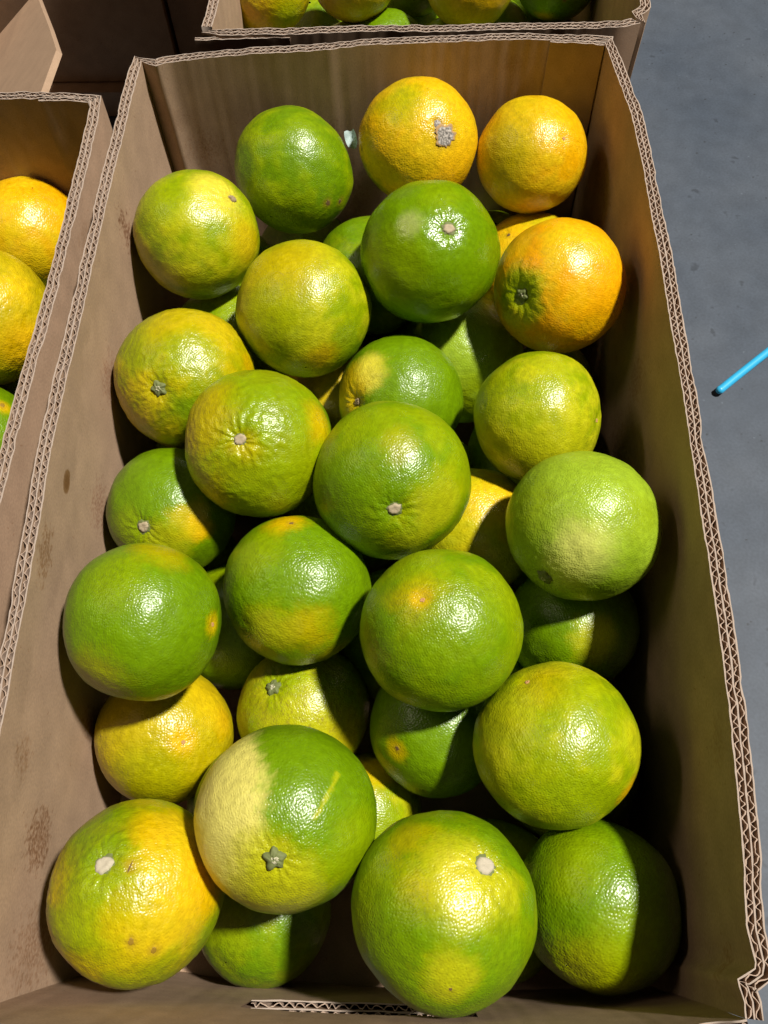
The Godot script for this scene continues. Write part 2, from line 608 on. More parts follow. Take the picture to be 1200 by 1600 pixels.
func slab(parent: Node, called: String, size: Vector3, at: Vector3, m: Material) -> MeshInstance3D:
	var b := BoxMesh.new()
	b.size = size
	b.material = m
	var o := put(called, b, parent)
	o.position = at
	return o


# ------------------------------------------------------------------ boxes
func front_box() -> void:
	var t := thing("cardboard_box", "open brown cardboard box in front, heaped with green and yellow oranges", "box", Vector3.ZERO, "open fruit boxes")
	wall(t, "side_panel", pts([[-18.0, 2.9], [-18.3, -9.9], [-18.6, -16.7], [-18.95, -24], [-19.0, -33], [-19.1, -45], [-19.0, -56.3]]), pts([[-18.9, 1.6], [-19.2, -20], [-19.1, -40], [-18.9, -56.3]]), 1,
		{"skin": mat["kraft_stained"], "c0": Vector2(-0.82, 0.82), "c1": Vector2(-0.82, -0.82), "bulge": 0.004})
	wall(t, "back_panel", pts([[-19.0, -56.3], [-17.87, -55.6], [-17.35, -55.95], [-16.9, -56.15], [-14, -56.6], [-10.8, -56.95], [-5.3, -57.4], [-5.1, -57.52], [-1.5, -57.9], [3.1, -58.15], [7.7, -58.35], [10.5, -58.3], [14.4, -57.9]]),
		pts([[-18.9, -56.3], [-17.7, -55.7], [-17.1, -56.2], [-16.7, -56.4], [-14, -56.7], [-10.8, -57.1], [-5.3, -57.5], [-5.1, -57.5], [-1.5, -57.8], [3.1, -58.0], [7.7, -58.1], [10.5, -58.1], [14.9, -57.9]]), 1,
		{"skin": mat["kraft_back"], "warp": 0.0007, "c0": Vector2(-0.82, -0.82), "c1": Vector2(0.82, -0.82)})
	wall(t, "glue_flap", pts([[10.45, -57.93], [12.5, -57.8], [14.3, -57.5]]), pts([[10.3, -57.75], [12.5, -57.65], [14.7, -57.5]]), 1, {"rows": 1, "thick": 0.0034, "y1": RIM + 0.0007})
	wall(t, "side_panel", pts([[14.4, -57.9], [15.3, -50], [15.42, -45], [15.42, -38], [15.25, -26], [15.0, -16.2], [14.8, -10], [14.2, -3], [13.9, -0.9], [14.05, 0.55], [13.2, 1.0], [13.35, 1.75], [13.3, 2.3]]),
		pts([[14.9, -57.9], [15.1, -45], [15.2, -30], [15.1, -15], [14.8, -5], [14.5, 1.8]]), 1, {"skin": mat["kraft_worn"], "c0": Vector2(0.82, -0.82), "bulge": 0.003})
	# the front wall with its hand hole
	wall(t, "front_panel", pts([[-18.0, 2.9], [-12, 3.0], [-4, 3.1], [4, 3.1], [10, 2.8], [13.3, 2.3]]), pts([[-18.9, 1.6], [-14, 1.5], [-11, 1.9], [-4, 2.1], [4, 2.4], [10, 2.1], [14.5, 1.8]]), -1,
		{"c0": Vector2(-0.82, 0.82), "dip": [[0.93, 0.99, 0.008]], "hole": [0.335, 0.685, 0.455, 0.66]})
	slab(t, "bottom_panel", Vector3(0.352, 0.006, 0.612), Vector3(-0.0205, 0.0035, -0.278), mat["kraft"])


func left_box() -> void:
	var t := thing("cardboard_box", "open cardboard box of oranges at the left edge, standing close beside the front box", "box", Vector3.ZERO, "open fruit boxes")
	wall(t, "side_panel", pts([[-21.5, 6.0], [-21.65, -10], [-21.75, -26], [-21.6, -33], [-21.6, -40], [-21.9, -51.9]]), pts([[-21.9, 6.0], [-22, -26], [-22.1, -51.9]]), -1, {"skin": mat["kraft_worn"], "c0": Vector2(0.82, 0.82), "c1": Vector2(0.82, -0.82)})
	wall(t, "back_panel", pts([[-21.9, -52.0], [-25.5, -52.2], [-29, -52.2], [-40, -52.3], [-55, -52.3]]), pts([[-22.1, -52.0], [-29, -52.3], [-40, -52.4], [-55, -52.3]]), -1, {"c0": Vector2(0.82, -0.82), "c1": Vector2(-0.82, -0.82)})
	wall(t, "glue_flap", pts([[-21.95, -51.5], [-23.5, -51.7], [-25.5, -51.75]]), pts([[-22.15, -51.5], [-23.5, -51.6], [-25.7, -51.7]]), -1, {"rows": 1, "thick": 0.004, "y1": RIM + 0.002})
	wall(t, "side_panel", pts([[-55, -52.3], [-55.2, -23], [-55, 6.0]]), pts([[-55, -52.3], [-55.2, -23], [-55, 6.0]]), -1, {"c0": Vector2(-0.82, -0.82), "c1": Vector2(-0.82, 0.82), "per": 4})
	wall(t, "front_panel", pts([[-55, 6.0], [-38, 6.1], [-21.5, 6.0]]), pts([[-55, 6.0], [-38, 6.1], [-21.9, 6.0]]), -1, {"c0": Vector2(-0.82, 0.82), "c1": Vector2(0.82, 0.82), "per": 4})
	slab(t, "bottom_panel", Vector3(0.328, 0.006, 0.578), Vector3(-0.384, 0.0035, -0.231), mat["kraft"])


func back_box() -> void:
	var t := thing("cardboard_box", "open cardboard box of oranges behind, its crumpled front rim against the front box's back", "box", Vector3.ZERO, "open fruit boxes")
	wall(t, "front_panel", pts([[-14.3, -59.85], [-8, -60.0], [-1.5, -60.15], [8, -60.35], [15.8, -60.35], [16.6, -60.7]]), pts([[-14.3, -60.1], [-1.5, -60.1], [16.6, -60.3]]), -1, {"c0": Vector2(-1, 0.4), "c1": Vector2(0.82, 0.82)})
	wall(t, "front_flap_edge", pts([[-15.5, -59.25], [-12, -59.35], [-8.5, -59.5]]), pts([[-15.5, -59.3], [-12, -59.4], [-8.5, -59.5]]), -1, {"rows": 1, "thick": 0.0034, "y0": 0.150, "y1": RIM - 0.002})
	wall(t, "side_panel", pts([[17.0, -60.75], [16.75, -61.5], [17.5, -62.2], [17.6, -64], [17.8, -80], [17.8, -118]]), pts([[16.6, -60.7], [17.2, -64], [17.4, -80], [17.6, -118]]), -1, {"c0": Vector2(0.82, 0.82), "c1": Vector2(0.82, -0.82)})
	wall(t, "side_panel", pts([[-14.3, -60.2], [-14.1, -64], [-14.2, -80], [-14.2, -118]]), pts([[-14.3, -60.2], [-14.3, -80], [-14.3, -118]]), 1, {"c1": Vector2(-0.82, -0.82)})
	wall(t, "back_panel", pts([[-14.2, -118], [0, -118.2], [17.8, -118]]), pts([[-14.3, -118], [0, -118], [17.6, -118]]), 1, {"c0": Vector2(-0.82, -0.82), "c1": Vector2(0.82, -0.82), "per": 4})
	slab(t, "raised_flap", Vector3(0.007, 0.27, 0.43), Vector3(-0.146, RIM + 0.136, -0.962), mat["kraft"])
	slab(t, "bottom_panel", Vector3(0.315, 0.006, 0.572), Vector3(0.016, 0.0035, -0.891), mat["kraft"])


func other_boxes() -> void:
	# in the dark gap between the left box, the box behind and the flap
	var t := thing("cardboard_box", "closed cardboard box standing in the dark gap behind, at the left of the seam", "box", Vector3.ZERO, "closed boxes")
	slab(t, "box_body", Vector3(0.17, 0.20, 0.36), Vector3(-0.319, 0.1305, -0.98), mat["kraft"])
	t = thing("cardboard_box", "closed cardboard box in the dark gap behind, between the seam and the box of oranges", "box", Vector3.ZERO, "closed boxes")
	slab(t, "box_body", Vector3(0.078, 0.20, 0.36), Vector3(-0.191, 0.1305, -0.986), mat["kraft"])
	t = thing("cardboard_sheet", "flat cardboard sheet on the floor under the closed boxes in the dark gap", "cardboard")
	slab(t, "sheet", Vector3(0.258, 0.028, 0.40), Vector3(-0.281, 0.0145, -0.985), mat["kraft"])
	t = thing("cardboard_box", "cardboard box with its pale flap sticking out at the top left corner", "box", Vector3.ZERO, "closed boxes")
	slab(t, "box_body", Vector3(0.30, 0.205, 0.30), Vector3(-0.56, 0.103, -0.84), mat["kraft"])
	var f := CSGPolygon3D.new()
	f.name = "top_flap"
	f.polygon = PackedVector2Array([Vector2(-0.006, 0.0), Vector2(0.0, 0.062), Vector2(-0.030, 0.118), Vector2(-0.095, 0.235), Vector2(-0.17, 0.235), Vector2(-0.17, 0.0)])
	f.depth = 0.005
	f.material = mat["kraft"]
	f.basis = Basis(Vector3(0, 0, 1), deg_to_rad(38.0)) * Basis(Vector3(1, 0, 0), -PI / 2)
	f.position = Vector3(-0.2600, RIM - 0.008, -0.527)
	t.add_child(f)


# ------------------------------------------------------------------ oranges
func peel_mesh(d: Dictionary, basis: Basis, seed_: float, rings: int, segs: int) -> ArrayMesh:
	var r0: float = d["r"]
	var inv := basis.transposed()
	var c0: Color = tint[d["c"][0]]
	var c1: Color = tint[d["c"][1]]
	var patch: Array = d.get("patch", [])
	var pd := []
	var ld := []
	for p in d.get("line", []): ld.append([inv * (p[0] as Vector3), inv * (p[1] as Vector3), deg_to_rad(p[2]), tint[p[3]], p[4]])
	for p in patch: pd.append([inv * (p[0] as Vector3), deg_to_rad(p[1]), deg_to_rad(p[2]), tint[p[3]], p[4]])
	var fd := []
	for p in d.get("scar", []):      # the peel is stained round a scar
		var wide: float = (p[1] + p[2]) * 0.0005 / r0
		pd.append([inv * (p[0] as Vector3), wide * 0.5, wide * 2.1, Color(0.34, 0.20, 0.02), 0.5])
	for p in d.get("flat", []): fd.append([inv * (p[0] as Vector3), p[1]])
	var dimple: float = 0.0022 * d.get("dimple", 1.0) if d["end"] != "navel" and d["end"] != "none" else 0.0006
	var dw: float = 0.15 * d.get("dw", 1.0)
	var rib: float = 0.00015 * d.get("rib", 1.0) if dimple > 0.001 else 0.0
	var navel := 0.0011 if d["end"] == "navel" else 0.0004
	var lump: float = 0.0004 + 0.0006 * d.get("lump", 0.0)
	var freckle: float = d.get("freckle", 0.0)
	var obl := 0.004 + 0.040 * fposmod(seed_ * 0.618, 1.0)
	var ribs := 9 + int(seed_) % 4
	var off := Vector3(seed_ * 3.1, seed_ * 1.7, seed_ * 2.3)
	var verts := PackedVector3Array()
	var cols := PackedColorArray()
	for i in rings + 1:
		var th := PI * i / rings
		var st := sin(th)
		var ct := cos(th)
		for j in segs:
			var ph := TAU * j / segs
			var v := Vector3(st * cos(ph), ct, st * sin(ph))
			var a := n_low.get_noise_3dv(v * 0.8 + off)
			var b := n_mid.get_noise_3dv(v * 0.8 + off)
			var f := n_fine.get_noise_3dv(v * 0.9 + off)
			var r := r0 * (1.0 + 0.030 * a + 0.007 * b - obl * ct * ct)
			r += lump * 0.35 * f * r0 / 0.045
			r -= dimple * exp(-pow(th / dw, 2.0)) + navel * exp(-pow((PI - th) / 0.11, 2.0))
			if rib > 0.0: r += rib * (sin(ribs * ph + 4.0 * b) + 0.7 * f) * exp(-pow((th - dw * 1.5) / (dw * 1.2), 2.0))
			for p in fd:
				var cosa: float = v.dot(p[0])
				if cosa > 0.55: r -= r0 * p[1] * smoothstep(0.55, 1.0, cosa)
			verts.append(v * r)
			var c := c0.lerp(c1, smoothstep(-0.45, 0.45, a * 0.9 + b * 0.6))
			var g := n_fine.get_noise_3dv(v * 3.1 + off)
			for p in pd:
				var ang := acos(clampf(v.dot(p[0]), -1, 1)) + (0.11 * b + 0.05 * f + 0.06 * g) * clampf(p[2] * 2.0, 0.25, 1.0)
				var w: float = (1.0 - smoothstep(p[1], p[2], ang)) * p[4]
				if w > 0.0: c = c.lerp(p[3], w)
			for p in ld:
				var ab: Vector3 = p[1] - p[0]
				var q: Vector3 = p[0] + ab * clampf((v - p[0]).dot(ab) / ab.length_squared(), 0, 1)
				c = c.lerp(p[3], (1.0 - smoothstep(p[2] * 0.3, p[2], (v - q.normalized()).length() + 0.012 * f)) * p[4])
			c *= 1.0 + 0.14 * f + 0.07 * b
			if freckle > 0.0: c = c.lerp(Color(0.24, 0.17, 0.03), freckle * 0.55 * smoothstep(0.22, 0.5, n_fine.get_noise_3dv(v * 2.3 + off * 2.0)))
			cols.append(Color(maxf(c.r, 0), maxf(c.g, 0), maxf(c.b, 0)))
	var idx := PackedInt32Array()
	for i in rings:
		for j in segs:
			var j2 := (j + 1) % segs
			var q := i * segs
			if i > 0: idx.append_array([q + j, q + j2, q + segs + j2])
			if i < rings - 1: idx.append_array([q + j, q + segs + j2, q + segs + j])
	# one vertex per pole
	for j in segs:
		verts[j] = verts[0]
		verts[rings * segs + j] = verts[rings * segs]
	var nr := PackedVector3Array()
	nr.resize(verts.size())
	for k in range(0, idx.size(), 3):
		var a2 := verts[idx[k]]
		var n := (verts[idx[k + 2]] - a2).cross(verts[idx[k + 1]] - a2)
		nr[idx[k]] += n
		nr[idx[k + 1]] += n
		nr[idx[k + 2]] += n
	for j in segs:
		nr[j] = Vector3.UP
		nr[rings * segs + j] = Vector3.DOWN
	for k in nr.size(): nr[k] = nr[k].normalized()
	var arr := []
	arr.resize(Mesh.ARRAY_MAX)
	arr[Mesh.ARRAY_VERTEX] = verts
	arr[Mesh.ARRAY_NORMAL] = nr
	arr[Mesh.ARRAY_COLOR] = cols
	arr[Mesh.ARRAY_INDEX] = idx
	var m := ArrayMesh.new()
	m.add_surface_from_arrays(Mesh.PRIMITIVE_TRIANGLES, arr)
	return m


# a small domed pad whose outline wobbles; used for stem buttons, scabs and scars
func pad(rx: float, ry: float, high: float, lobes: int, deep: float, wob: float, seed_: int, hollow := 0.0, rough := 0.5) -> ArrayMesh:
	var st := SurfaceTool.new()
	st.begin(Mesh.PRIMITIVE_TRIANGLES)
	var n := FastNoiseLite.new()
	n.seed = seed_
	n.frequency = 0.9
	var seg := 40
	var prof := [[0.0, 1.0 - hollow], [0.35, 1.0 - hollow * 0.7], [0.62, 0.97], [0.86, 0.72], [1.0, 0.2], [1.02, -0.6]]
	var at := func(k: int, j: int) -> Vector3:
		var a := TAU * j / seg
		var dir := Vector2(cos(a), sin(a))
		var rr: float = prof[k][0] * (1.0 + deep * cos(lobes * a) * prof[k][0] + wob * (n.get_noise_2dv(dir * 1.2) * 1.3 + n.get_noise_2dv(dir * 3.2) * 0.35))
		var y: float = high * prof[k][1] * (1.0 + rough * n.get_noise_2dv(dir * prof[k][0] * 2.5 + Vector2(9, 4)))
		return Vector3(dir.x * rr * rx, y, dir.y * rr * ry)
	for k in prof.size() - 1:
		for j in seg:
			quad(st, [at.call(k, j), at.call(k, j + 1), at.call(k + 1, j + 1), at.call(k + 1, j)], false, [])
	st.generate_normals()
	return st.commit()


func orange(called: String, label: String, group: String, at: Vector3, d: Dictionary) -> void:
	var t := thing(called, label, "orange", at, group)
	var ax: Vector3 = (d["axis"] as Vector3).normalized()
	var side := ax.cross(Vector3(0.31, 0.2, 0.93)).normalized()
	var basis := Basis(side, ax, side.cross(ax))
	t.basis = basis
	var seed_ := float(hash(label) % 97) * 0.37 + 1.0
	var mesh := peel_mesh(d, basis, seed_, 120, 168)
	mesh.surface_set_material(0, mat["peel_glossy"] if d.get("gloss", 0) > 0 else mat["peel_coarse"] if d.get("pore", 1.0) > 1.25 else mat["peel"])
	put("peel", mesh, t)
	var verts: PackedVector3Array = mesh.surface_get_arrays(0)[Mesh.ARRAY_VERTEX]
	var top := verts[0].y
	match d["end"]:
		"button", "chalk":
			var big := 1.25 if d["end"] == "chalk" else 1.0
			var m := pad(0.0038 * big, 0.0031 * big, 0.0016 * big, 3, 0.05, 0.16, int(seed_ * 10), 0.25, 0.15)
			m.surface_set_material(0, mat["chalk" if d["end"] == "chalk" else "button"])
			put("stem_button", m, t).position.y = top + 0.0004
			var ring := pad(0.0051 * big, 0.0046 * big, 0.0009, 5, 0.07, 0.25, int(seed_ * 10) + 1)
			ring.surface_set_material(0, mat["star"])
			put("calyx", ring, t).position.y = top + 0.0001
		"stub":
			var m := pad(0.0030, 0.0021, 0.0016, 4, 0.08, 0.25, int(seed_ * 10), 0.3)
			m.surface_set_material(0, mat["stub"])
			put("stem_button", m, t).position.y = top + 0.0003
		"star":
			var m := pad(0.0048, 0.0048, 0.0022, 5, 0.20, 0.25, int(seed_ * 10))
			m.surface_set_material(0, mat["star"])
			put("calyx", m, t).position.y = top + 0.0004
			var c := pad(0.0021, 0.0019, 0.0022, 3, 0.1, 0.25, int(seed_ * 10) + 1, 0.3)
			c.surface_set_material(0, mat["star_core"])
			put("stem_button", c, t).position.y = top + 0.0008
		"navel":
			var m := pad(0.0014, 0.0012, 0.0005, 4, 0.1, 0.25, int(seed_ * 10), 0.5)
			m.surface_set_material(0, mat["navel"])
			put("blossom_scar", m, t).position.y = verts[verts.size() - 1].y
			(t.get_child(t.get_child_count() - 1) as Node3D).rotation.x = PI
	var inv := basis.transposed()
	for s in d.get("scar", []):
		var dir: Vector3 = inv * (s[0] as Vector3)
		var th := acos(clampf(dir.y, -1, 1))
		var ph := fposmod(atan2(dir.z, dir.x), TAU)
		var surf := verts[int(round(th / PI * 120)) * 168 + int(round(ph / TAU * 168)) % 168].length()
		var kind: String = s[3]
		var k := 1.0 if kind == "scab" else 0.72
		var m := pad(s[1] * 0.001 * k, s[2] * 0.001 * k, 0.0005 if kind == "scab" else 0.00014, 2, 0.06, 0.34, int(seed_ * 10) + int(s[2] * 7))
		m.surface_set_material(0, mat[kind])
		var o := put("scar" if kind != "scab" else "scab", m, t)
		var up := dir.normalized()
		var world_right := inv * Vector3(1, 0, 0.25)
		if kind == "streak": world_right = inv * Vector3(0.86, 0.1, 0.5)
		var z := world_right.cross(up).normalized()
		o.transform = Transform3D(Basis(up.cross(z), up, z), up * (surf - 0.00003))
		if kind == "scab":
			var rim := pad(s[1] * 0.00110, s[2] * 0.00110, 0.00035, 2, 0.06, 0.42, int(seed_ * 10) + int(s[2] * 7))
			rim.surface_set_material(0, mat["scab_rim"])
			put("scab_rim", rim, t).transform = o.transform


func deep_orange(at: Vector3, r: float, where := "front box") -> void:
	var t := MeshInstance3D.new()
	t.name = numbered("shaded_orange")
	add_child(t)
	t.position = at
	tag(t, "green orange deep in the %s, in the dark under the upper fruit" % where, "orange", "oranges hidden deep in the %s" % where)
	var m := peel_mesh({"r": r, "c": ["green", "lime"], "end": "none"}, Basis.IDENTITY, at.x * 50.0 + 20.0, 40, 60)
	m.surface_set_material(0, mat["peel"])
	t.mesh = m


func fruits() -> void:
	orange("green_orange", "deep green orange with two brown nicks low on its right, near the back wall", "oranges piled in the front box", Vector3(-0.0828, 0.1563, -0.5138), {"r": 0.0450, "axis": Vector3(0.346, 0.138, -0.928), "end": "none", "c": ["green", "lime"], "patch": [[Vector3(-0.592, -0.416, 0.690), 15, 55, "lime", 0.9], [Vector3(0.738, 0.501, -0.451), 5, 22, "lime", 0.8], [Vector3(0.224, 0.960, 0.170), 10, 40, "green", 0.5]], "scar": [[Vector3(0.608, 0.036, 0.793), 2.4, 3.6, "brown"], [Vector3(0.789, -0.109, 0.605), 1.8, 4, "brown"]], "flat": [[Vector3(0.803, 0.435, -0.407), 0.05]], "line": []})
	orange("ripe_orange", "yellow orange with a grey crusty scab on its top right, against the back wall", "oranges piled in the front box", Vector3(0.0102, 0.1646, -0.5348), {"r": 0.0442, "axis": Vector3(-0.279, -0.788, -0.549), "end": "navel", "c": ["yellow", "amber"], "patch": [[Vector3(-0.441, 0.866, 0.233), 8, 34, "lime", 0.5], [Vector3(-0.816, -0.413, 0.404), 6, 30, "lime", 0.7], [Vector3(-0.157, 0.987, 0.016), 4, 22, "lime", 0.4], [Vector3(-0.996, 0.089, -0.006), 5, 22, "orange", 0.8], [Vector3(0.696, 0.034, 0.718), 10, 45, "amber", 0.8]], "scar": [[Vector3(0.427, 0.617, 0.661), 6.5, 7.5, "scab"], [Vector3(0.310, 0.782, 0.541), 3.2, 3.6, "scab"], [Vector3(-0.940, 0.133, 0.316), 1.2, 2.6, "brown"]], "flat": [], "line": [], "pore": 1.3})
	orange("ripe_orange", "smooth orange-yellow fruit in the far right corner with a pale dot at its right", "oranges piled in the front box", Vector3(0.0946, 0.1592, -0.5256), {"r": 0.0407, "axis": Vector3(-0.437, -0.756, -0.487), "end": "navel", "c": ["amber", "yellow"], "patch": [[Vector3(-0.565, 0.588, 0.578), 16, 48, "mustard", 0.9], [Vector3(0.737, 0.585, 0.340), 14, 46, "orange", 0.5], [Vector3(0.108, -0.387, 0.916), 6, 30, "orange", 0.6], [Vector3(-0.132, 0.990, -0.058), 10, 30, "mustard", 0.5]], "scar": [], "flat": [], "line": []})
	orange("green_orange", "yellow-green orange with a brown stem mark, touching the left wall farthest back", "oranges piled in the front box", Vector3(-0.1466, 0.1591, -0.4455), {"r": 0.0440, "axis": Vector3(0.704, 0.705, -0.082), "end": "stub", "c": ["lime", "yellowgreen"], "patch": [[Vector3(0.439, 0.897, -0.047), 12, 36, "paleyellow", 0.9], [Vector3(0.902, 0.207, 0.378), 6, 32, "yellow", 0.7], [Vector3(-0.359, 0.917, 0.175), 12, 45, "lime", 0.8], [Vector3(0.167, -0.237, 0.957), 8, 36, "green", 0.6], [Vector3(-0.742, -0.039, 0.669), 8, 34, "mustard", 0.5]], "scar": [], "flat": [], "line": [], "dimple": 0.6})
	orange("green_orange", "glossy bright green orange with a round stem button on top, highest at the back", "oranges piled in the front box", Vector3(0.0168, 0.1799, -0.4072), {"r": 0.0458, "axis": Vector3(0.237, 0.881, 0.409), "end": "button", "c": ["green", "green"], "patch": [[Vector3(-0.299, 0.893, 0.336), 4, 16, "pale", 0.5], [Vector3(-0.557, 0.431, 0.710), 14, 44, "lime", 0.5], [Vector3(0.446, -0.344, 0.826), 8, 36, "lime", 0.7], [Vector3(0.132, 0.982, -0.139), 8, 26, "lime", 0.4]], "scar": [], "flat": [], "line": [], "gloss": 1})
	orange("ripe_orange", "orange fruit with a green sunken star stem on its left, by the right wall", "oranges piled in the front box", Vector3(0.1052, 0.1566, -0.3987), {"r": 0.0447, "axis": Vector3(-0.710, 0.428, 0.559), "end": "star", "c": ["amber", "orange"], "patch": [[Vector3(-0.718, 0.422, 0.553), 14, 36, "yellowgreen", 0.95], [Vector3(-0.718, 0.422, 0.553), 8, 26, "lime", 0.85], [Vector3(-0.752, 0.030, 0.658), 4, 20, "mustard", 0.6], [Vector3(-0.019, 0.999, 0.039), 10, 34, "yellow", 0.9], [Vector3(0.657, 0.548, 0.517), 14, 40, "orange", 0.6], [Vector3(0.106, 0.974, 0.198), 2, 12, "lime", 0.5]], "scar": [], "flat": [], "line": [], "dimple": 2.2, "rib": 1.2, "dw": 1.3})
	orange("green_orange", "olive-yellow orange pitted like fine leather, third from the left wall in the second row back", "oranges piled in the front box", Vector3(-0.0678, 0.1558, -0.3802), {"r": 0.0454, "axis": Vector3(-0.075, 0.112, -0.991), "end": "none", "c": ["lime", "yellowgreen"], "patch": [[Vector3(-0.382, 0.908, 0.175), 18, 54, "mustard", 0.9], [Vector3(0.044, 0.970, -0.239), 8, 36, "mustard", 0.7], [Vector3(0.291, 0.037, 0.956), 5, 22, "yellow", 0.8], [Vector3(-0.385, 0.597, 0.704), 14, 46, "lime", 0.6], [Vector3(0.751, -0.442, 0.491), 8, 34, "green", 0.7], [Vector3(-0.724, -0.315, 0.614), 5, 30, "green", 0.6]], "scar": [], "flat": [], "line": [], "pore": 1.2})
	orange("green_orange", "orange with a yellow crown and a dark green star stem, beside the left wall", "oranges piled in the front box", Vector3(-0.1458, 0.1395, -0.3347), {"r": 0.0465, "axis": Vector3(-0.136, 0.711, 0.690), "end": "star", "c": ["olive", "mustard"], "patch": [[Vector3(0.090, 0.957, -0.275), 12, 44, "mustard", 0.85], [Vector3(0.654, 0.711, -0.258), 6, 30, "yellow", 0.5], [Vector3(-0.853, -0.007, 0.521), 10, 35, "yellow", 0.6], [Vector3(-0.201, 0.626, 0.754), 4, 18, "mustard", 0.7], [Vector3(0.506, 0.270, 0.819), 16, 42, "green", 0.85], [Vector3(0.321, 0.890, 0.322), 12, 38, "lime", 0.7], [Vector3(0.958, 0.283, -0.039), 3, 18, "amber", 0.6]], "scar": [], "flat": [], "line": [], "lump": 1, "dimple": 1.4})
	orange("green_orange", "olive green orange with a pale stem button set in a puckered yellow hollow", "oranges piled in the front box", Vector3(-0.0885, 0.1598, -0.2708), {"r": 0.0447, "axis": Vector3(-0.079, 0.875, 0.478), "end": "button", "c": ["olive", "lime"], "patch": [[Vector3(-0.664, 0.746, 0.046), 14, 44, "mustard", 0.85], [Vector3(0.878, 0.478, -0.036), 4, 24, "amber", 0.55], [Vector3(0.017, 0.819, 0.574), 5, 17, "mustard", 0.7], [Vector3(0.341, 0.932, -0.123), 16, 44, "green", 0.35], [Vector3(0.414, 0.330, 0.848), 18, 46, "lime", 0.6], [Vector3(-0.619, 0.176, 0.765), 8, 32, "mustard", 0.6]], "scar": [], "flat": [], "line": [], "lump": 1.1, "dimple": 1.5, "rib": 1.8})
	orange("green_orange", "half hidden green orange with a yellow left side, just behind the centre fruit", "oranges piled in the front box", Vector3(-0.0023, 0.1189, -0.3334), {"r": 0.0434, "axis": Vector3(-0.727, 0.532, 0.435), "end": "stub", "c": ["green", "green"], "patch": [[Vector3(-0.511, 0.855, 0.085), 10, 26, "paleyellow", 0.9], [Vector3(-0.888, 0.434, 0.152), 16, 34, "yellow", 0.85], [Vector3(0.325, 0.944, 0.059), 20, 50, "green", 0.5]], "scar": [], "flat": [], "line": [], "pore": 1.2, "dimple": 1.5})
	orange("green_orange", "yellow-green orange dented at its right end, by the right wall under the ripe one", "oranges piled in the front box", Vector3(0.0854, 0.1482, -0.2985), {"r": 0.0420, "axis": Vector3(-0.871, -0.374, -0.319), "end": "navel", "c": ["lime", "yellowgreen"], "patch": [[Vector3(0.056, 0.306, 0.950), 14, 50, "yellowgreen", 0.9], [Vector3(-0.655, 0.261, 0.710), 10, 34, "mustard", 0.5], [Vector3(0.044, 0.970, -0.238), 6, 26, "yellowgreen", 0.6], [Vector3(-0.752, 0.659, -0.019), 10, 40, "lime", 0.7]], "scar": [], "flat": [[Vector3(0.899, 0.395, 0.189), 0.05]], "line": []})
	orange("green_orange", "large lime green orange in the middle with a grey stem button near its lower edge", "oranges piled in the front box", Vector3(-0.0071, 0.1601, -0.2454), {"r": 0.0470, "axis": Vector3(0.052, 0.632, 0.774), "end": "button", "c": ["lime", "green"], "patch": [[Vector3(-0.157, 0.959, -0.237), 12, 36, "lime", 0.6], [Vector3(0.109, 0.993, 0.051), 5, 22, "mustard", 0.35], [Vector3(0.600, 0.499, 0.626), 8, 34, "yellowgreen", 0.7], [Vector3(-0.690, 0.421, 0.589), 16, 46, "green", 0.8], [Vector3(0.226, 0.214, 0.950), 6, 24, "yellowgreen", 0.6], [Vector3(-0.486, 0.794, 0.365), 8, 30, "green", 0.5]], "scar": [], "flat": [], "line": [], "dimple": 1.2})
	orange("green_orange", "green orange with an orange-yellow flush and pale stem button, by the left wall", "oranges piled in the front box", Vector3(-0.1512, 0.1098, -0.2512), {"r": 0.0414, "axis": Vector3(-0.188, 0.722, 0.666), "end": "button", "c": ["green", "green"], "patch": [[Vector3(0.613, 0.536, 0.580), 6, 19, "amber", 0.9], [Vector3(0.521, 0.663, 0.538), 10, 26, "yellow", 0.6], [Vector3(0.145, 0.522, 0.840), 12, 34, "yellowgreen", 0.7], [Vector3(-0.431, 0.603, 0.671), 6, 28, "lime", 0.7]], "scar": [], "flat": [], "line": [], "pore": 1.15})
	orange("green_orange", "smooth pale green orange with a creamy patch, against the right wall", "oranges piled in the front box", Vector3(0.1034, 0.1585, -0.2163), {"r": 0.0441, "axis": Vector3(-0.601, 0.034, 0.799), "end": "star", "c": ["palegreen", "palegreen"], "patch": [[Vector3(-0.232, 0.625, 0.745), 10, 36, "celery", 0.9], [Vector3(-0.447, 0.244, 0.861), 6, 26, "celery", 0.5], [Vector3(-0.828, 0.561, -0.001), 8, 36, "lime", 0.6], [Vector3(0.508, 0.831, 0.225), 6, 30, "lime", 0.5], [Vector3(0.230, 0.358, 0.905), 10, 36, "green", 0.5]], "scar": [], "flat": [], "line": []})
	orange("green_orange", "large dark green orange with a small yellow navel on its right edge", "oranges piled in the front box", Vector3(-0.1427, 0.1581, -0.1568), {"r": 0.0432, "axis": Vector3(-0.983, -0.157, -0.097), "end": "navel", "c": ["green", "green"], "patch": [[Vector3(0.271, 0.647, -0.713), 6, 32, "mustard", 0.75], [Vector3(0.798, 0.055, -0.601), 4, 24, "lime", 0.8], [Vector3(0.975, 0.196, 0.103), 3, 14, "yellow", 0.9], [Vector3(0.121, 0.836, 0.535), 25, 60, "green", 0.8], [Vector3(-0.346, 0.376, 0.859), 8, 36, "mustard", 0.35], [Vector3(-0.108, 0.972, -0.208), 10, 34, "lime", 0.5]], "scar": [], "flat": [], "line": [], "pore": 1.2})
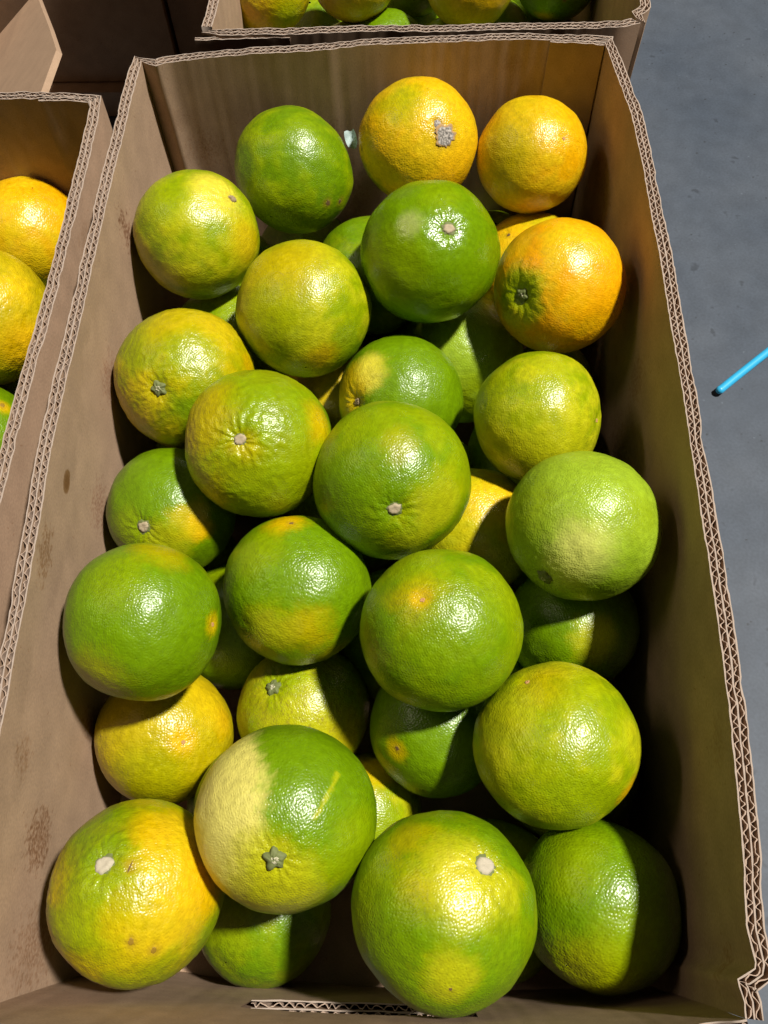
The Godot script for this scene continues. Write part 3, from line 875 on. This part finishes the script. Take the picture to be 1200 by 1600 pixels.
	orange("green_orange", "green orange yellowing at its base, shaded by the centre fruit's right overhang", "oranges piled in the front box", Vector3(-0.0635, 0.1251, -0.1891), {"r": 0.0447, "axis": Vector3(0.630, -0.454, -0.630), "end": "none", "c": ["green", "green"], "patch": [[Vector3(0.248, 0.583, 0.774), 4, 28, "mustard", 0.8], [Vector3(-0.247, 0.580, 0.777), 8, 30, "yellowgreen", 0.7], [Vector3(-0.118, 0.745, -0.656), 6, 24, "amber", 0.7], [Vector3(-0.441, 0.879, -0.179), 8, 30, "lime", 0.7], [Vector3(0.508, -0.035, 0.860), 6, 26, "mustard", 0.5]], "scar": [[Vector3(-0.032, 0.798, -0.602), 2, 1.5, "brown"]], "flat": [], "line": [], "pore": 1.35})
	orange("green_orange", "bright green orange with a soft yellow-orange spot around a tiny navel", "oranges piled in the front box", Vector3(0.0207, 0.1589, -0.1533), {"r": 0.0440, "axis": Vector3(0.259, -0.966, 0.008), "end": "navel", "c": ["lime", "green"], "patch": [[Vector3(-0.309, 0.949, -0.061), 6, 28, "mustard", 0.8], [Vector3(-0.273, 0.962, -0.025), 3, 11, "amber", 0.8], [Vector3(-0.395, 0.731, -0.556), 10, 34, "lime", 0.6], [Vector3(0.249, 0.829, 0.501), 22, 60, "green", 0.7], [Vector3(-0.690, 0.405, 0.600), 6, 34, "green", 0.5]], "scar": [], "flat": [], "line": [], "pore": 1.25})
	orange("ripe_orange", "yellow orange with a small navel, tucked under the dark green one at the left", "oranges piled in the front box", Vector3(-0.1478, 0.0694, -0.1146), {"r": 0.0413, "axis": Vector3(-0.514, -0.809, -0.284), "end": "navel", "c": ["mustard", "mustard"], "patch": [[Vector3(0.750, 0.496, -0.438), 12, 36, "yellow", 0.7], [Vector3(0.491, 0.823, 0.287), 4, 18, "amber", 0.6], [Vector3(0.011, 0.626, 0.779), 16, 46, "olive", 0.6], [Vector3(-0.604, 0.797, 0.023), 10, 38, "mustard", 0.7], [Vector3(0.941, 0.321, -0.104), 4, 20, "amber", 0.5]], "scar": [], "flat": [], "line": [], "pore": 1.8, "lump": 0.4})
	orange("green_orange", "pale yellow-green orange freckled brown with a green star stem, in the middle lower layer", "oranges piled in the front box", Vector3(-0.0625, 0.0665, -0.1312), {"r": 0.0417, "axis": Vector3(-0.365, 0.924, -0.112), "end": "star", "c": ["yellowgreen", "lime"], "patch": [[Vector3(0.161, 0.958, 0.239), 14, 42, "yellowgreen", 0.9], [Vector3(-0.233, 0.948, -0.218), 6, 26, "lime", 0.8], [Vector3(0.728, 0.552, 0.408), 6, 26, "mustard", 0.7], [Vector3(-0.812, 0.535, 0.235), 8, 30, "lime", 0.7], [Vector3(0.499, 0.860, -0.110), 5, 24, "green", 0.5]], "scar": [], "flat": [], "line": [], "freckle": 1})
	orange("green_orange", "large yellow-green orange with an orange dab low on its right, beside the right wall", "oranges piled in the front box", Vector3(0.0814, 0.1371, -0.0968), {"r": 0.0441, "axis": Vector3(0.411, -0.658, 0.631), "end": "navel", "c": ["lime", "yellowgreen"], "patch": [[Vector3(-0.209, 0.787, -0.580), 8, 32, "mustard", 0.8], [Vector3(0.769, 0.278, 0.576), 3, 16, "amber", 0.85], [Vector3(-0.664, 0.714, -0.222), 10, 36, "yellowgreen", 0.7], [Vector3(-0.152, 0.709, 0.689), 18, 50, "lime", 0.7], [Vector3(0.337, 0.880, -0.335), 12, 38, "lime", 0.7], [Vector3(0.791, 0.612, 0.033), 5, 24, "yellowgreen", 0.6]], "scar": [], "flat": [], "line": [], "dimple": 0.4})
	orange("green_orange", "two-tone orange, creamy yellow on the left and green on the right, with star stem", "oranges piled in the front box", Vector3(-0.0572, 0.1573, -0.0559), {"r": 0.0440, "axis": Vector3(0.020, 0.849, 0.528), "end": "star", "c": ["green", "green"], "patch": [[Vector3(-0.911, 0.412, 0.015), 52, 66, "cream", 0.95], [Vector3(-0.748, 0.539, -0.386), 22, 38, "cream", 0.9], [Vector3(-0.702, 0.108, 0.704), 5, 22, "amber", 0.55], [Vector3(0.008, 0.543, 0.840), 18, 48, "yellowgreen", 0.85], [Vector3(-0.103, 0.856, 0.506), 6, 24, "yellowgreen", 0.7], [Vector3(0.836, 0.385, 0.390), 10, 38, "lime", 0.7]], "scar": [], "flat": [], "line": [[Vector3(0.612, 0.709, -0.350), Vector3(0.409, 0.903, 0.129), 2, "yellowgreen", 0.7]], "dimple": 0.5})
	orange("green_orange", "big mottled green and yellow orange in the near left corner with a chalky stem button", "oranges piled in the front box", Vector3(-0.1327, 0.1333, -0.0231), {"r": 0.0432, "axis": Vector3(-0.155, 0.965, -0.213), "end": "chalk", "c": ["mustard", "olive"], "patch": [[Vector3(-0.340, 0.768, -0.543), 16, 42, "green", 0.75], [Vector3(0.569, 0.792, -0.223), 14, 36, "yellow", 0.75], [Vector3(0.874, 0.483, -0.054), 10, 32, "amber", 0.7], [Vector3(0.284, 0.729, -0.622), 4, 24, "amber", 0.5], [Vector3(0.635, 0.389, -0.668), 8, 28, "yellow", 0.7], [Vector3(-0.065, 0.954, 0.293), 16, 44, "lime", 0.7], [Vector3(0.448, 0.825, 0.343), 14, 38, "yellow", 0.7], [Vector3(0.893, -0.049, 0.448), 8, 30, "green", 0.6], [Vector3(0.322, 0.318, 0.892), 6, 28, "olive", 0.7], [Vector3(0.459, 0.067, -0.886), 5, 22, "green", 0.6], [Vector3(0.247, 0.963, 0.107), 5, 20, "olive", 0.5]], "scar": [[Vector3(0.235, 0.805, 0.544), 2, 2.6, "rust"], [Vector3(0.447, 0.646, 0.619), 1.6, 2.6, "rust"], [Vector3(0.156, 0.970, -0.185), 0.5, 4, "brown"]], "flat": [], "line": [], "lump": 0.8, "dimple": 1.3})
	orange("green_orange", "largest orange at the front, light green with a pale yellow bloom and white stem button", "oranges piled in the front box", Vector3(0.0194, 0.1576, -0.0162), {"r": 0.0437, "axis": Vector3(0.416, 0.821, -0.390), "end": "chalk", "c": ["lime", "green"], "patch": [[Vector3(0.100, 0.972, -0.211), 16, 46, "yellowgreen", 0.9], [Vector3(0.225, 0.962, -0.155), 8, 30, "paleyellow", 0.55], [Vector3(-0.339, 0.940, -0.035), 6, 20, "yellow", 0.5], [Vector3(0.513, 0.855, -0.079), 10, 28, "yellowgreen", 0.8], [Vector3(-0.369, 0.695, -0.617), 5, 22, "mustard", 0.6], [Vector3(-0.494, 0.781, 0.383), 16, 50, "green", 0.85], [Vector3(0.503, 0.632, 0.590), 16, 44, "green", 0.8], [Vector3(0.029, 0.762, 0.647), 7, 24, "yellowgreen", 0.8]], "scar": [[Vector3(0.025, 0.677, 0.735), 1, 1.1, "brown"]], "flat": [], "line": [], "dimple": 1.1})
	orange("green_orange", "plain green orange in the near right corner, its right side in the wall's shadow", "oranges piled in the front box", Vector3(0.1030, 0.1057, -0.0213), {"r": 0.0422, "axis": Vector3(0.552, -0.438, -0.710), "end": "none", "c": ["green", "green"], "patch": [[Vector3(-0.369, 0.767, -0.525), 8, 34, "lime", 0.6], [Vector3(-0.232, 0.537, 0.811), 14, 44, "mustard", 0.4], [Vector3(-0.484, 0.842, -0.238), 6, 24, "lime", 0.6], [Vector3(0.128, 0.867, 0.482), 12, 40, "lime", 0.5]], "scar": [], "flat": [[Vector3(0.601, 0.798, -0.051), 0.03]], "line": [], "pore": 1.3})
	orange("ripe_orange", "yellow orange mostly hidden behind the ripe one with the green sunken stem", "oranges piled in the front box", Vector3(0.1010, 0.0875, -0.4748), {"r": 0.0475, "axis": Vector3(-0.727, -0.478, -0.492), "end": "none", "c": ["yellow", "amber"], "patch": [[Vector3(0.190, 0.949, -0.252), 5, 30, "yellowgreen", 0.7]], "scar": [[Vector3(-0.474, 0.880, -0.021), 1.6, 1.8, "brown"]], "flat": [], "line": []})
	orange("green_orange", "green orange peeping between the topmost green one and the leathery olive one", "oranges piled in the front box", Vector3(-0.0246, 0.1188, -0.4448), {"r": 0.0432, "axis": Vector3(0.789, -0.517, -0.332), "end": "none", "c": ["lime", "green"], "patch": [], "scar": [], "flat": [], "line": []})
	orange("green_orange", "green orange whose top shows under the yellow-green one at the left wall", "oranges piled in the front box", Vector3(-0.1346, 0.0767, -0.4113), {"r": 0.0478, "axis": Vector3(-0.898, -0.202, -0.391), "end": "none", "c": ["green", "lime"], "patch": [], "scar": [], "flat": [], "line": []})
	orange("green_orange", "dark green orange deep in shade under the topmost green one", "oranges piled in the front box", Vector3(0.0006, 0.0555, -0.5005), {"r": 0.0507, "axis": Vector3(-0.762, -0.213, -0.612), "end": "none", "c": ["green", "green"], "patch": [], "scar": [], "flat": [], "line": []})
	orange("green_orange", "light green orange half lit under the topmost green one, left of the dented fruit", "oranges piled in the front box", Vector3(0.0426, 0.0771, -0.4005), {"r": 0.0494, "axis": Vector3(0.683, -0.108, -0.723), "end": "none", "c": ["lime", "palegreen"], "patch": [[Vector3(-0.048, 0.886, 0.461), 10, 40, "palegreen", 0.7]], "scar": [], "flat": [], "line": []})
	orange("ripe_orange", "mustard yellow orange showing as a sliver under the leathery olive one", "oranges piled in the front box", Vector3(-0.0499, 0.0560, -0.3718), {"r": 0.0494, "axis": Vector3(-0.683, -0.720, 0.120), "end": "none", "c": ["mustard", "yellow"], "patch": [], "scar": [], "flat": [], "line": []})
	orange("ripe_orange", "yellow orange in the lower layer between the centre fruit and the creamy-patched one", "oranges piled in the front box", Vector3(0.0473, 0.0915, -0.2458), {"r": 0.0420, "axis": Vector3(0.814, -0.329, -0.478), "end": "none", "c": ["yellow", "yellowgreen"], "patch": [[Vector3(0.103, 0.994, -0.038), 10, 40, "yellow", 0.8], [Vector3(-0.465, 0.746, 0.477), 8, 40, "yellowgreen", 0.7], [Vector3(0.407, 0.890, -0.205), 4, 24, "amber", 0.5]], "scar": [], "flat": [], "line": [], "pore": 1.6})
	orange("green_orange", "dark green orange down in the shadow between the two large green ones on the left", "oranges piled in the front box", Vector3(-0.1150, 0.0519, -0.1923), {"r": 0.0431, "axis": Vector3(0.307, -0.844, 0.440), "end": "none", "c": ["green", "green"], "patch": [[Vector3(-0.105, 0.867, -0.487), 6, 30, "lime", 0.8]], "scar": [], "flat": [], "line": []})
	orange("green_orange", "green orange by the right wall with only a bright wedge lit, under the creamy-patched one", "oranges piled in the front box", Vector3(0.1078, 0.0819, -0.1838), {"r": 0.0414, "axis": Vector3(0.084, -0.813, 0.577), "end": "none", "c": ["green", "green"], "patch": [[Vector3(0.139, 0.838, 0.527), 10, 28, "yellowgreen", 0.8]], "scar": [], "flat": [], "line": []})
	orange("green_orange", "dark green orange in shade under the one with the yellow-orange navel spot", "oranges piled in the front box", Vector3(0.0205, 0.0840, -0.1177), {"r": 0.0409, "axis": Vector3(-0.598, -0.703, 0.385), "end": "none", "c": ["green", "green"], "patch": [[Vector3(-0.608, 0.636, 0.476), 3, 14, "yellow", 0.7]], "scar": [[Vector3(-0.590, 0.661, 0.463), 1.6, 1.8, "brown"]], "flat": [], "line": []})
	orange("green_orange", "small yellow-green orange glimpsed right of the two-tone one", "oranges piled in the front box", Vector3(-0.0237, 0.0442, -0.0734), {"r": 0.0357, "axis": Vector3(-0.827, -0.512, -0.233), "end": "none", "c": ["yellowgreen", "lime"], "patch": [[Vector3(0.080, 0.789, -0.609), 8, 40, "yellow", 0.8]], "scar": [], "flat": [], "line": []})
	orange("green_orange", "green orange low against the front wall under the two-tone one", "oranges piled in the front box", Vector3(-0.0816, 0.0492, -0.0163), {"r": 0.0398, "axis": Vector3(0.397, -0.620, -0.677), "end": "none", "c": ["lime", "green"], "patch": [[Vector3(-0.486, 0.844, 0.226), 10, 40, "lime", 0.7]], "scar": [], "flat": [], "line": []})
	orange("ripe_orange", "orange fruit highest in the box on the left", "oranges in the left box", Vector3(-0.2961, 0.1132, -0.4955), {"r": 0.0432, "axis": Vector3(-0.360, -0.906, 0.221), "end": "none", "c": ["amber", "yellow"], "patch": [[Vector3(0.620, 0.747, -0.238), 8, 40, "orange", 0.7]], "scar": [], "flat": [], "line": [], "pore": 1.3})
	orange("ripe_orange", "large yellow orange below the orange one in the left box", "oranges in the left box", Vector3(-0.2754, 0.1698, -0.3621), {"r": 0.0441, "axis": Vector3(-0.654, 0.210, -0.727), "end": "none", "c": ["mustard", "yellow"], "patch": [[Vector3(0.387, -0.319, 0.865), 6, 30, "olive", 0.6], [Vector3(0.483, 0.667, -0.568), 10, 40, "mustard", 0.6], [Vector3(0.787, 0.099, 0.609), 8, 30, "amber", 0.6]], "scar": [], "flat": [], "line": [], "pore": 1.5, "lump": 0.6})
	orange("green_orange", "green orange with a small rust mark, nearest in the left box", "oranges in the left box", Vector3(-0.2705, 0.1483, -0.2792), {"r": 0.0378, "axis": Vector3(0.268, -0.962, 0.054), "end": "none", "c": ["green", "green"], "patch": [[Vector3(0.689, 0.682, -0.247), 2, 12, "amber", 0.7]], "scar": [[Vector3(0.676, 0.687, -0.268), 1.8, 2.4, "rust"]], "flat": [], "line": []})
	orange("green_orange", "yellow-green orange at the left box's middle, out past the picture's left edge", "oranges in the left box", Vector3(-0.3449, 0.1252, -0.3406), {"r": 0.0450, "axis": Vector3(0.033, -0.127, -0.991), "end": "none", "c": ["lime", "yellowgreen"], "patch": [], "scar": [], "flat": [], "line": []})
	orange("green_orange", "green orange at the near end of the left box, beyond the picture's edge", "oranges in the left box", Vector3(-0.2987, 0.0775, -0.2270), {"r": 0.0450, "axis": Vector3(-0.700, -0.520, 0.490), "end": "none", "c": ["green", "lime"], "patch": [], "scar": [], "flat": [], "line": []})
	orange("green_orange", "yellow-green orange with an orange blush, leftmost in the box behind", "oranges in the box behind", Vector3(-0.1215, 0.1595, -0.7445), {"r": 0.0391, "axis": Vector3(0.710, -0.180, -0.681), "end": "none", "c": ["yellow", "mustard"], "patch": [[Vector3(-0.279, -0.066, 0.958), 3, 17, "amber", 0.8], [Vector3(0.523, -0.116, 0.844), 8, 34, "lime", 0.7], [Vector3(-0.837, -0.370, 0.403), 6, 30, "amber", 0.5]], "scar": [], "flat": [], "line": [], "lump": 0.6})
	orange("green_orange", "brownish yellow orange, second from the left in the box behind", "oranges in the box behind", Vector3(-0.0458, 0.1569, -0.7723), {"r": 0.0423, "axis": Vector3(0.787, -0.341, -0.514), "end": "none", "c": ["yellow", "mustard"], "patch": [[Vector3(-0.292, -0.234, 0.927), 10, 40, "russet", 0.6], [Vector3(0.506, -0.235, 0.830), 4, 30, "yellow", 0.5]], "scar": [], "flat": [], "line": []})
	orange("green_orange", "green orange low at the front wall of the box behind", "oranges in the box behind", Vector3(-0.0163, 0.0942, -0.7442), {"r": 0.0383, "axis": Vector3(-0.463, -0.882, -0.092), "end": "none", "c": ["green", "green"], "patch": [[Vector3(0.675, 0.631, -0.383), 4, 20, "lime", 0.7]], "scar": [], "flat": [], "line": []})
	orange("green_orange", "brownish amber orange right of centre in the box behind", "oranges in the box behind", Vector3(0.0576, 0.1561, -0.7581), {"r": 0.0410, "axis": Vector3(0.644, -0.742, -0.189), "end": "none", "c": ["mustard", "russet"], "patch": [[Vector3(0.027, -0.020, 0.999), 20, 50, "amber", 0.7], [Vector3(0.808, -0.450, 0.380), 4, 24, "lime", 0.5], [Vector3(-0.626, -0.327, 0.708), 6, 28, "mustard", 0.6]], "scar": [], "flat": [], "line": []})
	orange("green_orange", "green orange with yellow flecks, rightmost in the box behind", "oranges in the box behind", Vector3(0.1409, 0.1338, -0.7982), {"r": 0.0383, "axis": Vector3(0.134, 0.432, -0.892), "end": "none", "c": ["green", "green"], "patch": [[Vector3(-0.294, -0.601, 0.744), 3, 22, "amber", 0.6], [Vector3(0.683, -0.547, 0.485), 6, 26, "yellowgreen", 0.8]], "scar": [[Vector3(0.082, -0.018, 0.996), 2, 1.4, "brown"]], "flat": [], "line": []})
	orange("green_orange", "lime green orange behind the low green one in the box behind", "oranges in the box behind", Vector3(0.0101, 0.1204, -0.8327), {"r": 0.0387, "axis": Vector3(0.563, -0.802, -0.199), "end": "none", "c": ["lime", "lime"], "patch": [], "scar": [], "flat": [], "line": []})
	deep_orange(Vector3(0.0927, 0.0575, -0.3260), 0.0450)
	deep_orange(Vector3(0.0511, 0.0483, -0.0253), 0.0450)
	deep_orange(Vector3(-0.1410, 0.0541, -0.3313), 0.0450)
	deep_orange(Vector3(-0.0389, 0.0558, -0.2761), 0.0450)
	deep_orange(Vector3(-0.0848, 0.0477, -0.5295), 0.0450)
	deep_orange(Vector3(0.1012, 0.0523, -0.1017), 0.0450)
	deep_orange(Vector3(-0.0040, 0.0570, -0.1855), 0.0450)
	deep_orange(Vector3(-0.0701, 0.0458, -0.4507), 0.0420)
	deep_orange(Vector3(-0.1436, 0.0762, -0.4899), 0.0390)
	deep_orange(Vector3(-0.1507, 0.0458, -0.0291), 0.0390)
	deep_orange(Vector3(0.0755, 0.0437, -0.5380), 0.0390)
	deep_orange(Vector3(-0.0863, 0.1029, -0.3151), 0.0360)
	deep_orange(Vector3(0.0227, 0.0422, -0.3123), 0.0360)
	deep_orange(Vector3(0.1059, 0.0391, -0.2535), 0.0360)
	deep_orange(Vector3(-0.0828, 0.0930, -0.0696), 0.0360)
	deep_orange(Vector3(-0.1037, 0.0393, -0.0781), 0.0320)
	deep_orange(Vector3(-0.1528, 0.0340, -0.2493), 0.0320)
	deep_orange(Vector3(0.1138, 0.0585, -0.3931), 0.0320)
	deep_orange(Vector3(0.0403, 0.1254, -0.4595), 0.0320)
	deep_orange(Vector3(0.0636, 0.0360, -0.1594), 0.0320)
	deep_orange(Vector3(0.1147, 0.1028, -0.2637), 0.0320)
